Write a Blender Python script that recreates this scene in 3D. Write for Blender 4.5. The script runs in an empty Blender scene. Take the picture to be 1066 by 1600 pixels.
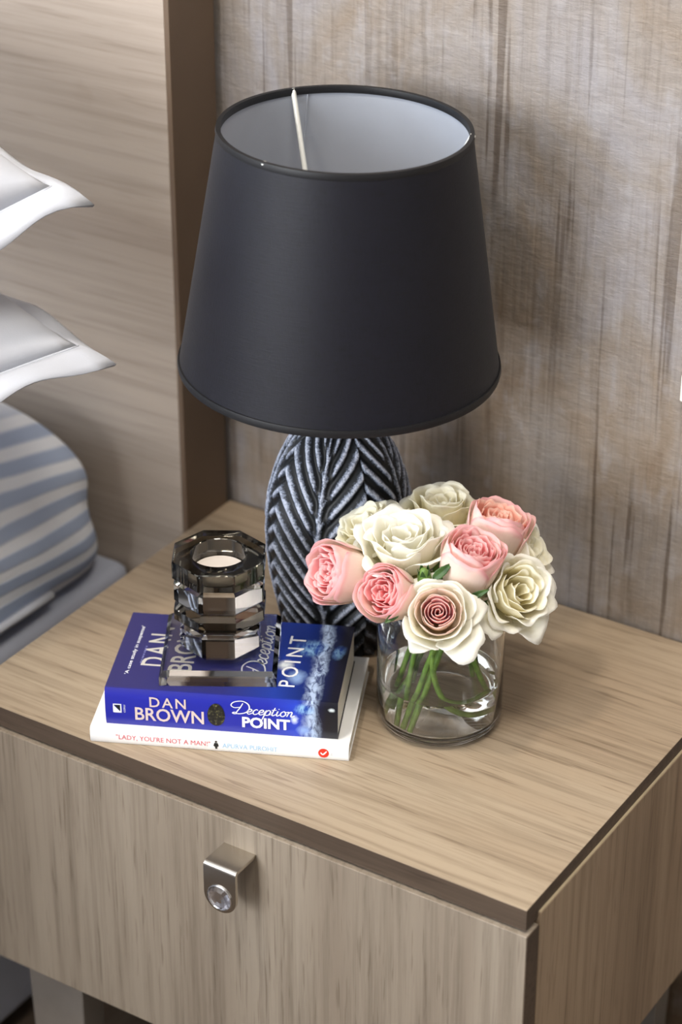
import bpy, bmesh, math, random
from mathutils import Vector, Matrix, Euler
R = math.radians
PI = math.pi
sc = bpy.context.scene
C = sc.collection

# ---------------------------------------------------------------- camera
cam = bpy.data.cameras.new('camera'); camo = bpy.data.objects.new('camera', cam); C.objects.link(camo)
cam.sensor_fit = 'VERTICAL'; cam.sensor_height = 36.0; cam.sensor_width = 24.0
cam.lens = 3697.0 / 1600.0 * 36.0
YAW, PITCH = 0.5666, 0.5106
camo.location = (0.5889, -1.1666, 1.0464)
camo.rotation_euler = (PI / 2 - PITCH, 0, YAW)
cam.clip_start = 0.05
cam.dof.use_dof = True; cam.dof.focus_distance = 1.785; cam.dof.aperture_fstop = 4.3
sc.camera = camo

# ---------------------------------------------------------------- world, lights, exposure
w = bpy.data.worlds.new('world'); sc.world = w; w.use_nodes = True
w.node_tree.nodes['Background'].inputs[0].default_value = (0.80, 0.90, 1.0, 1)
w.node_tree.nodes['Background'].inputs[1].default_value = 0.30
def area(name, loc, aim, sx, sy, power, col, spread=None):
    l = bpy.data.lights.new(name, 'AREA'); l.shape = 'RECTANGLE'; l.size = sx; l.size_y = sy
    l.energy = power; l.color = col
    if spread: l.spread = R(spread)
    o = bpy.data.objects.new(name, l); C.objects.link(o); o.location = loc
    o.rotation_euler = (Vector(aim) - Vector(loc)).to_track_quat('-Z', 'Y').to_euler()
    return o
# daylight through the two windows of the room
area('window_daylight', (-1.25, -3.15, 0.95), (-1.25, 0, 0.95), 1.7, 1.7, 150, (0.93, 0.96, 1.0))
area('window_daylight_side', (-3.15, -1.0, 0.95), (0, -1.0, 0.95), 1.6, 1.6, 55, (0.62, 0.79, 1.0))
# warm ceiling downlight, then an added overhead fill
def spot(name, loc, aim, power, col, ang=70, blend=0.6, rad=0.06):
    l = bpy.data.lights.new(name, 'SPOT'); l.energy = power; l.color = col
    l.spot_size = R(ang); l.spot_blend = blend; l.shadow_soft_size = rad
    o = bpy.data.objects.new(name, l); C.objects.link(o); o.location = loc
    o.rotation_euler = (Vector(aim) - Vector(loc)).to_track_quat('-Z', 'Y').to_euler()
    return o
spot('downlight_warm', (-0.45, -0.75, 2.1), (-0.25, 0.05, 0.0), 52, (1.0, 0.90, 0.77), 60, 1.0, 0.10)
area('added_overhead_fill', (0.38, -0.62, 2.12), (0.38, -0.62, 0), 0.6, 0.6, 20, (1.0, 0.93, 0.82))  # added soft light, brightens glass bevels and right-facing sides

vs = sc.view_settings
vs.view_transform = 'Standard'; vs.look = 'None'; vs.gamma = 1.0; vs.use_curve_mapping = False
vs.exposure = 0.34
try:
    sc.cycles.use_denoising = True
    sc.cycles.max_bounces = 16; sc.cycles.transmission_bounces = 16; sc.cycles.glossy_bounces = 6
    sc.cycles.diffuse_bounces = 7; sc.cycles.transparent_max_bounces = 16
    sc.cycles.sample_clamp_indirect = 6.0
except Exception:
    pass

# ---------------------------------------------------------------- helpers
def srgb(r, g, b):
    f = lambda c: (c / 12.92) if c <= 0.04045 else ((c + 0.055) / 1.055) ** 2.4
    return (f(r / 255), f(g / 255), f(b / 255), 1.0)

class NT:
    """tiny node-building helper"""
    def __init__(s, name):
        s.m = bpy.data.materials.new(name); s.m.use_nodes = True
        s.t = s.m.node_tree; s.n = s.t.nodes; s.b = s.n['Principled BSDF']; s.out = s.n['Material Output']
    def node(s, typ, **kw):
        n = s.n.new(typ)
        for k, v in kw.items(): setattr(n, k, v)
        return n
    def link(s, a, b): s.t.links.new(a, b)
    def coord(s, kind='Object'): return s.node('ShaderNodeTexCoord').outputs[kind]
    def mapping(s, vec, scale=(1, 1, 1), loc=(0, 0, 0), rot=(0, 0, 0)):
        n = s.node('ShaderNodeMapping'); s.link(vec, n.inputs['Vector'])
        n.inputs['Scale'].default_value = scale; n.inputs['Location'].default_value = loc; n.inputs['Rotation'].default_value = rot
        return n.outputs[0]
    def noise(s, vec, scale=5, detail=3, rough=0.5, dist=0.0):
        n = s.node('ShaderNodeTexNoise'); s.link(vec, n.inputs['Vector'])
        n.inputs['Scale'].default_value = scale; n.inputs['Detail'].default_value = detail
        n.inputs['Roughness'].default_value = rough; n.inputs['Distortion'].default_value = dist
        return n.outputs[0]
    def ramp(s, fac, stops, interp='LINEAR'):
        n = s.node('ShaderNodeValToRGB'); s.link(fac, n.inputs[0]); cr = n.color_ramp; cr.interpolation = interp
        while len(cr.elements) < len(stops): cr.elements.new(0.5)
        for e, (p, c) in zip(cr.elements, stops):
            e.position = p; e.color = c if len(c) == 4 else (*c, 1)
        return n.outputs[0]
    def mix(s, fac, a, b, mode='MIX'):
        n = s.node('ShaderNodeMix', data_type='RGBA', blend_type=mode)
        for sock, v in ((n.inputs[0], fac), (n.inputs[6], a), (n.inputs[7], b)):
            if hasattr(v, 'is_output'): s.link(v, sock)
            elif isinstance(v, (int, float)): sock.default_value = v
            else: sock.default_value = v if len(v) == 4 else (*v, 1)
        return n.outputs[2]
    def math(s, op, a, b=None, c=None, clamp=False):
        n = s.node('ShaderNodeMath', operation=op); n.use_clamp = clamp
        for i, v in enumerate((a, b, c)):
            if v is None: continue
            if hasattr(v, 'is_output'): s.link(v, n.inputs[i])
            else: n.inputs[i].default_value = v
        return n.outputs[0]
    def sep(s, vec):
        n = s.node('ShaderNodeSeparateXYZ'); s.link(vec, n.inputs[0]); return n.outputs
    def comb(s, x, y, z):
        n = s.node('ShaderNodeCombineXYZ')
        for i, v in enumerate((x, y, z)):
            if hasattr(v, 'is_output'): s.link(v, n.inputs[i])
            else: n.inputs[i].default_value = v
        return n.outputs[0]
    def set(s, name, v):
        i = s.b.inputs[name]
        if hasattr(v, 'is_output'): s.link(v, i)
        else: i.default_value = v
        return s
    def bump(s, h, strength=0.3, dist=0.001):
        n = s.node('ShaderNodeBump'); s.link(h, n.inputs['Height'])
        n.inputs['Strength'].default_value = strength; n.inputs['Distance'].default_value = dist
        s.link(n.outputs[0], s.b.inputs['Normal']); return s

def plain(name, col, rough=0.5, metal=0.0, spec=0.5, nscale=0, namp=0.06):
    t = NT(name)
    if nscale:
        f = t.noise(t.coord(), nscale, 3)
        a = tuple(max(0, c * (1 - namp * 2)) for c in col[:3]); b = tuple(min(1, c * (1 + namp)) for c in col[:3])
        t.set('Base Color', t.ramp(f, [(0.3, a), (0.7, b)]))
    else: t.set('Base Color', col)
    t.set('Roughness', rough); t.set('Metallic', metal); t.set('Specular IOR Level', spec)
    return t.m

def wood(name, axis, light, mid, dark, seed=0.0, rough=0.5, spec=0.35, k=1.0, pore=0.5, finek=0.75, gain=0.78):
    """laminate oak; axis = direction of the grain (0 x, 1 y, 2 z)"""
    t = NT(name); co = t.coord()
    s = [1.0, 1.0, 1.0]; s[axis] = 0.075
    base = t.mapping(co, tuple(s), (seed, seed * 1.7, seed * 0.6))
    warp = t.noise(base, 9 * k, 2, 0.5, 0.6)                     # broad cathedral bands
    s2 = [1.0, 1.0, 1.0]; s2[axis] = 0.03
    fine = t.noise(t.mapping(co, tuple(s2), (seed + 3, seed, seed)), 150 * k, 4, 0.65, 0.2)
    s3 = [1.0, 1.0, 1.0]; s3[axis] = 0.055
    por = t.noise(t.mapping(co, tuple(s3), (seed, seed + 5, seed)), 330 * k, 2, 0.5, 0.0)
    blot = t.noise(t.mapping(co, tuple([0.35 if i == axis else 1.0 for i in range(3)]), (seed * 2, seed, seed)), 6 * k, 3, 0.55, 0.4)
    c1 = t.ramp(warp, [(0.30, dark), (0.46, mid), (0.62, light), (0.80, mid)])
    c2 = t.ramp(blot, [(0.32, mid), (0.66, light)])
    c = t.mix(0.5, c1, c2)
    fd = t.ramp(fine, [(0.30, (0.52, 0.49, 0.46)), (0.55, (1, 1, 1)), (0.8, (1.08, 1.07, 1.05))])
    c = t.mix(finek, c, fd, 'MULTIPLY')
    pd = t.ramp(por, [(0.30, (0.45, 0.40, 0.36)), (0.40, (1, 1, 1))])
    c = t.mix(pore, c, pd, 'MULTIPLY')
    # a few knots
    kn = t.node('ShaderNodeTexVoronoi'); sk = [1.0, 1.0, 1.0]; sk[axis] = 0.38
    wob = t.noise(co, 25, 2)
    kv = t.mapping(co, tuple(sk), (seed * 1.3 + 0.21, seed + 0.4, seed + 0.13))
    addv = t.node('ShaderNodeVectorMath', operation='MULTIPLY_ADD')
    wn = t.node('ShaderNodeTexNoise'); t.link(co, wn.inputs['Vector']); wn.inputs['Scale'].default_value = 30
    t.link(wn.outputs[1], addv.inputs[0]); addv.inputs[1].default_value = (0.02, 0.02, 0.02); t.link(kv, addv.inputs[2])
    t.link(addv.outputs[0], kn.inputs['Vector']); kn.inputs['Scale'].default_value = 6.5 * k
    kd = t.ramp(kn.outputs['Distance'], [(0.02, (0.45, 0.38, 0.33)), (0.055, (0.72, 0.66, 0.6)), (0.10, (1, 1, 1))])
    c = t.mix(0.7, c, kd, 'MULTIPLY')
    c = t.mix(1.0, c, (gain, gain * 0.995, gain * 0.985), 'MULTIPLY')
    t.set('Base Color', c); t.set('Roughness', rough); t.set('Specular IOR Level', spec)
    t.bump(t.math('MULTIPLY', fine, por), 0.25, 0.0004)
    return t.m

def glass(name, col=(1, 1, 1, 1), ior=1.5, rough=0.0):
    t = NT(name); t.set('Base Color', col); t.set('Transmission Weight', 1.0); t.set('IOR', ior); t.set('Roughness', rough)
    return t.m

# geometry ------------------------------------------------------------
class MB:
    def __init__(s): s.v = []; s.f = []; s.uv = None
    def add(s, vs, fs):
        o = len(s.v); s.v += [tuple(p) for p in vs]; s.f += [tuple(i + o for i in f) for f in fs]; return s
    def box(s, x0, x1, y0, y1, z0, z1, M=None):
        p = [Vector((x, y, z)) for z in (z0, z1) for y in (y0, y1) for x in (x0, x1)]
        if M: p = [M @ q for q in p]
        return s.add(p, [(0, 2, 3, 1), (4, 5, 7, 6), (0, 1, 5, 4), (2, 6, 7, 3), (0, 4, 6, 2), (1, 3, 7, 5)])
    def prism(s, pts, z0, z1):
        n = len(pts)
        return s.add([(x, y, z0) for x, y in pts] + [(x, y, z1) for x, y in pts],
                     [tuple(range(n - 1, -1, -1)), tuple(range(n, 2 * n))] + [(i, (i + 1) % n, n + (i + 1) % n, n + i) for i in range(n)])
    def lathe(s, prof, n=64, c=(0, 0), closed=False, M=None, a0=0.0):
        k = len(prof); vs = []
        for r, z in prof:
            for i in range(n):
                a = a0 + 2 * PI * i / n; vs.append(Vector((c[0] + r * math.cos(a), c[1] + r * math.sin(a), z)))
        if M: vs = [M @ q for q in vs]
        fs = []
        for j in range(k if closed else k - 1):
            for i in range(n):
                a, b = j * n + i, j * n + (i + 1) % n; jj = ((j + 1) % k) * n
                fs.append((a, b, jj + (i + 1) % n, jj + i))
        if not closed:
            if prof[0][0] > 1e-9: fs.append(tuple(range(n - 1, -1, -1)))
            if prof[-1][0] > 1e-9: fs.append(tuple((k - 1) * n + i for i in range(n)))
        return s.add(vs, fs)
    def tube(s, pts, rad, n=10, cap=True):
        pts = [Vector(p) for p in pts]; k = len(pts)
        rr = rad if isinstance(rad, (list, tuple)) else [rad] * k
        vs = []; up = None
        for i, p in enumerate(pts):
            d = (pts[min(i + 1, k - 1)] - pts[max(i - 1, 0)]).normalized()
            if up is None:
                up = d.orthogonal().normalized()
            up = (up - d * up.dot(d)).normalized(); sd = d.cross(up)
            for j in range(n):
                a = 2 * PI * j / n; vs.append(p + (up * math.cos(a) + sd * math.sin(a)) * rr[i])
        fs = [(i * n + j, i * n + (j + 1) % n, (i + 1) * n + (j + 1) % n, (i + 1) * n + j) for i in range(k - 1) for j in range(n)]
        if cap: fs += [tuple(range(n - 1, -1, -1)), tuple((k - 1) * n + j for j in range(n))]
        return s.add(vs, fs)
    def build(s, name, mat, parent=None, smooth=False, bevel=0.0, loc=None, seg=2):
        me = bpy.data.meshes.new(name); me.from_pydata(s.v, [], s.f); me.validate(); me.update()
        bm = bmesh.new(); bm.from_mesh(me); bmesh.ops.remove_doubles(bm, verts=bm.verts, dist=1e-7)
        bmesh.ops.recalc_face_normals(bm, faces=bm.faces); bm.to_mesh(me); bm.free()
        return link(name, me, mat, parent, smooth, bevel, loc, seg)

def link(name, me, mat, parent=None, smooth=False, bevel=0.0, loc=None, seg=2):
    o = bpy.data.objects.new(name, me); C.objects.link(o)
    if mat: me.materials.append(mat)
    if parent: o.parent = parent
    if loc is not None: o.location = loc
    if smooth is True:
        me.shade_smooth()
    elif smooth:
        me.shade_smooth(); me.set_sharp_from_angle(angle=R(smooth))
    if bevel:
        m = o.modifiers.new('bevel', 'BEVEL'); m.width = bevel; m.segments = seg; m.limit_method = 'ANGLE'; m.angle_limit = R(40)
        me.shade_smooth(); me.set_sharp_from_angle(angle=R(35)) if not bevel else None
        m.harden_normals = True
    return o

def tag(o, label=None, cat=None, group=None, kind=None):
    if label: o['label'] = label
    if cat: o['category'] = cat
    if group: o['group'] = group
    if kind: o['kind'] = kind
    return o

def empty(name, loc=(0, 0, 0), rz=0.0, label=None, cat=None, group=None, kind=None):
    o = bpy.data.objects.new(name, None); C.objects.link(o); o.location = loc; o.rotation_euler = (0, 0, rz)
    o.empty_display_size = 0.02
    return tag(o, label, cat, group, kind)

def catmull(pts, n=8, closed=False):
    pts = [Vector(p) for p in pts]; out = []; k = len(pts)
    for i in range(k - 1):
        p0 = pts[max(i - 1, 0)]; p1 = pts[i]; p2 = pts[i + 1]; p3 = pts[min(i + 2, k - 1)]
        for j in range(n):
            t = j / n
            out.append(0.5 * ((2 * p1) + (p2 - p0) * t + (2 * p0 - 5 * p1 + 4 * p2 - p3) * t * t + (3 * p1 - p0 - 3 * p2 + p3) * t ** 3))
    out.append(pts[-1]); return out

# ---------------------------------------------------------------- materials
FLOOR_Z = -0.45
M = {}
M['top'] = wood('oak_laminate_top', 0, srgb(208, 189, 164), srgb(194, 172, 146), srgb(170, 146, 120), 1.3, 0.42, 0.4, 1.0, 0.55, 0.7, 0.66)
M['front'] = wood('oak_laminate_front', 2, srgb(176, 163, 147), srgb(158, 144, 128), srgb(130, 114, 99), 4.1, 0.5, 0.35, 1.0, 0.45, 0.6, 0.70)
M['side'] = wood('oak_laminate_side', 2, srgb(178, 158, 134), srgb(154, 132, 110), srgb(124, 102, 82), 7.7, 0.5, 0.35, 1.0, 0.4, 0.6, 0.92)
M['edge'] = wood('dark_edge_band', 0, srgb(108, 92, 78), srgb(92, 77, 65), srgb(74, 61, 51), 2.2, 0.5, 0.35)
M['head'] = wood('headboard_laminate', 0, srgb(166, 154, 143), srgb(152, 139, 127), srgb(138, 123, 111), 9.4, 0.5, 0.3, 0.6, 0.2, 0.45, 1.08)
M['head_edge'] = plain('headboard_edge_brown', srgb(100, 82, 66), 0.45, 0, 0.4, 12, 0.05)
M['carcass'] = plain('carcass_brown', srgb(88, 72, 60), 0.55, 0, 0.3, 20)
M['pale_edge'] = plain('pale_edge_band', srgb(196, 180, 150), 0.45, 0, 0.4, 60)
M['chrome'] = plain('brushed_chrome', srgb(200, 194, 184), 0.22, 1.0)
M['wire'] = plain('white_wire', srgb(225, 225, 220), 0.35, 0.2)
M['leg'] = plain('grey_leg_paint', srgb(122, 115, 108), 0.5, 0, 0.4, 30)
M['floor'] = wood('dark_floor', 1, srgb(120, 104, 88), srgb(96, 82, 70), srgb(70, 58, 50), 3.0, 0.5, 0.3)
M['white_plastic'] = plain('white_plastic', srgb(236, 232, 222), 0.35, 0, 0.5, 40, 0.02)
M['paint'] = plain('wall_paint', srgb(214, 208, 200), 0.8, 0, 0.2, 8, 0.03)
M['ceiling'] = plain('ceiling_paint', srgb(236, 234, 230), 0.85, 0, 0.2, 8, 0.02)

def wallpaper():
    t = NT('distressed_wallpaper'); co = t.coord()
    st = t.noise(t.mapping(co, (1, 1, 0.030), (0.3, 0, 0.2)), 120, 2, 0.5, 0.03)          # long thin streaks
    st2 = t.noise(t.mapping(co, (1, 1, 0.05), (2.3, 0, 1.2)), 210, 3, 0.6, 0.0)
    gate = t.noise(t.mapping(co, (1, 1, 0.45), (5, 1, 2)), 9, 3, 0.55, 0.3)
    patch = t.noise(t.mapping(co, (1, 1, 0.6), (1.9, 0, 0.7)), 9, 4, 0.6, 0.8)
    ticks = t.noise(t.mapping(co, (1, 1, 4.0), (0, 0, 0)), 55, 4, 0.7, 0.5)
    cell = t.noise(t.mapping(co, (1, 1, 0.9), (8, 0, 3)), 34, 3, 0.6, 0.2)
    base = t.ramp(patch, [(0.30, srgb(146, 124, 102)), (0.44, srgb(166, 150, 134)), (0.56, srgb(173, 163, 155)), (0.68, srgb(178, 173, 175))])
    base = t.mix(0.5, base, t.ramp(ticks, [(0.28, (0.74, 0.72, 0.70)), (0.5, (0.97, 0.97, 0.97)), (0.75, (1.12, 1.11, 1.10))]), 'MULTIPLY')
    sd = t.ramp(st, [(0.36, (0.50, 0.45, 0.41)), (0.43, (1, 1, 1))])
    gfac = t.ramp(gate, [(0.34, (0.15, 0.15, 0.15)), (0.6, (0.9, 0.9, 0.9))])
    base = t.mix(gfac, base, t.mix(1.0, base, sd, 'MULTIPLY'))
    base = t.mix(0.45, base, t.ramp(st2, [(0.32, (0.66, 0.62, 0.58)), (0.5, (1, 1, 1))]), 'MULTIPLY')
    wh = t.ramp(t.math('MULTIPLY', cell, t.noise(t.mapping(co, (1, 1, 0.12), (4, 0, 4)), 55, 3, 0.6)), [(0.28, (0, 0, 0)), (0.42, (0.45, 0.45, 0.45))])
    base = t.mix(wh, base, srgb(200, 197, 200))
    base = t.mix(1.0, base, (0.60, 0.595, 0.59), 'MULTIPLY')
    t.set('Base Color', base); t.set('Roughness', 0.5); t.set('Specular IOR Level', 0.35)
    h = t.math('ADD', t.math('MULTIPLY', st, 0.8), t.math('ADD', t.math('MULTIPLY', ticks, 0.35), t.math('MULTIPLY', cell, 1.1)))
    t.bump(h, 0.6, 0.003); return t.m
M['wallpaper'] = wallpaper()

# ---------------------------------------------------------------- the room
WX0, WX1, WY0, WY1, CZ = -3.3, 2.4, -3.3, 0.378, 2.15
def struct(name, mb, m, parent=None, bevel=0):
    o = mb.build(name, m, parent, bevel=bevel)
    if parent is None: o['kind'] = 'structure'
    return o
struct('floor', MB().box(WX0, WX1, WY0, WY1 + 0.1, FLOOR_Z - 0.05, FLOOR_Z), M['floor'])
struct('wall_back', MB().box(WX0, WX1, WY1, WY1 + 0.1, FLOOR_Z, CZ), M['wallpaper'])
struct('ceiling', MB().box(WX0, WX1, WY0, WY1 + 0.1, CZ, CZ + 0.05), M['ceiling'])
struct('wall_right', MB().box(WX1, WX1 + 0.1, WY0, WY1, FLOOR_Z, CZ), M['paint'])
def holed_wall(name, a0, a1, h0, h1, fixed, along):
    """wall with one window opening a0..a1, h0..h1; fixed = (lo, hi) of the wall thickness"""
    mb = MB(); lo, hi = (WX0, WX1) if along == 'x' else (WY0, WY1)
    for (p, q, r, s_) in ((lo, a0, FLOOR_Z, CZ), (a1, hi, FLOOR_Z, CZ), (a0, a1, FLOOR_Z, h0), (a0, a1, h1, CZ)):
        if along == 'x': mb.box(p, q, fixed[0], fixed[1], r, s_)
        else: mb.box(fixed[0], fixed[1], p, q, r, s_)
    return struct(name, mb, M['paint'])
holed_wall('wall_front', -2.15, -0.35, 0.05, 1.85, (WY0 - 0.1, WY0), 'x')
holed_wall('wall_left', -1.85, -0.15, 0.1, 1.8, (WX0 - 0.1, WX0), 'y')
wf = MB()
for x in (-2.15, -1.70, -1.25, -0.80, -0.35): wf.box(x - 0.025, x + 0.025, WY0 + 0.16, WY0 + 0.2, 0.05, 1.85)
for z in (0.05, 0.5, 0.95, 1.4, 1.85): wf.box(-2.15, -0.35, WY0 + 0.165, WY0 + 0.195, z - 0.02, z + 0.02)
struct('window_1', wf, M['white_plastic'])
wf = MB()
for y in (-1.85, -1.42, -1.0, -0.58, -0.15): wf.box(WX0 + 0.16, WX0 + 0.2, y - 0.025, y + 0.025, 0.1, 1.8)
for z in (0.1, 0.52, 0.95, 1.38, 1.8): wf.box(WX0 + 0.165, WX0 + 0.195, -1.85, -0.15, z - 0.02, z + 0.02)
struct('window_2', wf, M['white_plastic'])

# ---------------------------------------------------------------- headboard
hb = empty('headboard', (-1.4, 0.307, FLOOR_Z), label='wide wood grain headboard with brown side edge behind the pillows', cat='headboard')
MB().box(-0.9, 0.884, 0.0, 0.018, 0.0, 1.30).build('front_panel', M['head'], hb, bevel=0.0008)
MB().box(0.884, 0.889, 0.0, 0.062, 0.0, 1.30).build('side_edge', M['head_edge'], hb, bevel=0.0006)
MB().box(-0.9, 0.884, 0.018, 0.058, 0.0, 1.28).build('core', M['carcass'], hb)

# ---------------------------------------------------------------- nightstand
ns = empty('nightstand', (0, 0, FLOOR_Z), label='oak look bedside table with dark edged top and one drawer', cat='nightstand')
fz = -FLOOR_Z
W, D = 0.511, 0.374
tp = MB().box(-W, 0, 0, D, fz - 0.0006, fz).build('table_top', M['top'], ns)
tb = MB().box(-W, 0, 0, D, fz - 0.0182, fz - 0.0006).build('edge_band', M['edge'], tp)
dr = MB().box(-W, 0.0025, -0.0035, 0.0145, fz - 0.258, fz - 0.0205).build('drawer_front', M['front'], ns, bevel=0.0006)
MB().box(0.0025, 0.0031, -0.0031, 0.0141, fz - 0.2576, fz - 0.0209).build('edge_strip', M['edge'], dr)
sp = MB().box(-0.015, 0.0022, 0.0180, D, fz - 0.258, fz - 0.0135).build('side_panel', M['side'], ns, bevel=0.0005)
sp['label'] = 'right hand side panel'
MB().box(-0.014, 0.0018, 0.0184, D, fz - 0.0136, fz - 0.0128).build('edge_strip', M['pale_edge'], sp)
MB().box(-W, -W + 0.015, 0.0180, D, fz - 0.258, fz - 0.019).build('side_panel', M['side'], ns)
MB().box(-W + 0.015, -0.015, 0.02, D - 0.006, fz - 0.256, fz - 0.238).build('bottom_panel', M['carcass'], ns)
MB().box(-W + 0.015, -0.015, D - 0.006, D, fz - 0.256, fz - 0.019).build('back_panel', M['carcass'], ns)
MB().box(-W + 0.017, -0.017, 0.0146, 0.017, fz - 0.25, fz - 0.0186).build('drawer_box', M['carcass'], dr)
for (x0, x1, y0, y1) in ((-0.476, -0.418, 0.012, 0.040), (-0.090, -0.032, 0.012, 0.040), (-0.476, -0.418, 0.325, 0.353), (-0.090, -0.032, 0.325, 0.353)):
    mb = MB(); tz = fz - 0.2561
    pts = [(x0, y0), (x1, y0), (x1, y1), (x0, y1)]
    cx, cy = (x0 + x1) / 2, (y0 + y1) / 2
    mb.add([(cx + (x - cx) * 0.86, cy + (y - cy) * 0.9, 0) for x, y in pts] + [(x, y, tz) for x, y in pts],
           [(3, 2, 1, 0), (4, 5, 6, 7), (0, 1, 5, 4), (1, 2, 6, 5), (2, 3, 7, 6), (3, 0, 4, 7)])
    mb.build('leg', M['leg'], ns, bevel=0.001)

# drawer pull: folded metal tongue with a crystal (part of the drawer)
def make_handle():
    hx0, hx1, yb, yf, zt, zb = -0.2555, -0.2265, -0.0034, -0.031, fz - 0.0425, fz - 0.0840
    th = 0.0028; rb = 0.0035
    # outline of the folded strip in (y, z): top plate then bend then tongue
    cen = [(yb, zt)]
    cen += [(yf + rb - rb * math.sin(a), zt - rb + rb * math.cos(a)) for a in [PI / 2 * i / 6 for i in range(7)]]
    wid = (hx1 - hx0) / 2; cx = (hx0 + hx1) / 2
    rows = []   # each: (y, z, halfwidth, normal)
    for i, (y, z) in enumerate(cen):
        if i == 0: n = (0, 1)
        else:
            a = PI / 2 * (i - 1) / 6; n = (-math.sin(a), math.cos(a))
        rows.append((y, z, wid, n))
    zc = zb + wid
    rows.append((yf, zc, wid, (-1, 0)))
    for i in range(1, 10):
        a = PI / 2 * i / 9
        rows.append((yf, zc - wid * math.sin(a), max(wid * math.cos(a), 0.0005), (-1, 0)))
    vs, fs = [], []
    for (y, z, hw, n) in rows:
        for sgn in (0, 1):
            yy = y - n[0] * th * sgn; zz = z - n[1] * th * sgn
            vs += [(cx - hw, yy, zz), (cx + hw, yy, zz)]
    k = len(rows)
    for i in range(k - 1):
        a, b = i * 4, (i + 1) * 4
        fs += [(a, a + 1, b + 1, b), (a + 2, b + 2, b + 3, a + 3), (a, b, b + 2, a + 2), (a + 1, a + 3, b + 3, b + 1)]
    fs += [(0, 2, 3, 1), ((k - 1) * 4, (k - 1) * 4 + 1, (k - 1) * 4 + 3, (k - 1) * 4 + 2)]
    h = MB().add(vs, fs).build('handle', M['chrome'], dr, smooth=50)
    h['label'] = 'chrome tongue pull with round crystal'
    # faceted crystal
    Mx = Matrix.Translation((cx, yf, zc - 0.001)) @ Matrix.Rotation(PI / 2, 4, 'X')
    M['crystal'] = glass('crystal', (1, 1, 1, 1), 1.62, 0.02)
    b = MB().lathe([(0.0105, 0.0002), (0.0105, 0.0012), (0.0078, 0.0038), (0.0048, 0.0046), (0, 0.0046)], 12, M=Mx)
    M['silver_foil'] = plain('silver_foil', srgb(235, 235, 240), 0.12, 1.0)
    MB().lathe([(0, 0.0001), (0.0112, 0.0001), (0.0112, 0.0008), (0.0106, 0.0014), (0.0106, 0.0004), (0, 0.0003)], 24, M=Mx).build('crystal_setting', M['silver_foil'], h, smooth=40)
    b.build('crystal', M['crystal'], h)
make_handle()

# ---------------------------------------------------------------- wall fitting at the right edge
sw = empty('wall_switch', (-0.0755, WY1, 0.2195), label='small white plastic switch fitting on the wall at right edge', cat='switch')
MB().box(0, 0.07, -0.009, 0, 0, 0.023).build('plate', M['white_plastic'], sw, bevel=0.0015)
MB().box(0.02, 0.05, -0.012, -0.009, 0.004, 0.019).build('rocker', M['white_plastic'], sw, bevel=0.001)

# ---------------------------------------------------------------- bed: base, mattress, pillows
def fabric(name, col, bump=0.2, scale=900, rough=0.85):
    t = NT(name); co = t.coord()
    n = t.noise(co, scale, 2); n2 = t.noise(co, 14, 3)
    a = tuple(c * 0.9 for c in col[:3])
    t.set('Base Color', t.ramp(n2, [(0.3, a), (0.7, col)])); t.set('Roughness', rough); t.set('Specular IOR Level', 0.15)
    t.set('Sheen Weight', 0.2)
    t.bump(n, bump, 0.0005); return t.m
M['linen'] = fabric('white_linen', srgb(200, 203, 212))
M['base_fabric'] = fabric('bed_base_fabric', srgb(172, 176, 190))

def stripes():
    t = NT('striped_bedding'); uv = t.node('ShaderNodeUVMap').outputs[0]
    s_ = t.sep(uv); wob = t.noise(t.mapping(uv, (3, 1, 1)), 3, 2)
    v = t.math('ADD', s_[1], t.math('MULTIPLY', wob, 0.008))
    p = t.math('FRACT', t.math('MULTIPLY', v, 1 / 0.036))
    tri = t.math('ABSOLUTE', t.math('SUBTRACT', p, 0.5))
    f = t.ramp(tri, [(0.16, (0, 0, 0)), (0.30, (1, 1, 1))])
    on = t.ramp(s_[1], [(0.12, (0, 0, 0)), (0.17, (1, 1, 1))])
    c = t.mix(t.math('MULTIPLY', f, on), srgb(236, 240, 248), srgb(172, 186, 212))
    t.set('Base Color', c); t.set('Roughness', 0.9); t.set('Specular IOR Level', 0.1)
    t.bump(t.math('ADD', f, t.math('MULTIPLY', t.noise(uv, 900, 2), 0.3)), 0.4, 0.002); return t.m
M['stripes'] = stripes()

bb = empty('bed_base', (-1.4, -0.9, FLOOR_Z), label='upholstered bed base beneath the striped mattress', cat='bed base')
MB().box(-0.82, 0.826, -0.8, 1.205, 0.012, 0.400).build('side_box', M['base_fabric'], bb, bevel=0.012, seg=3)
for x in (-0.76, 0.70):
    for y in (-0.74, 1.10):
        MB().box(x, x + 0.06, y, y + 0.06, 0, 0.02).build('leg', M['carcass'], bb, bevel=0.004)

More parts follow.
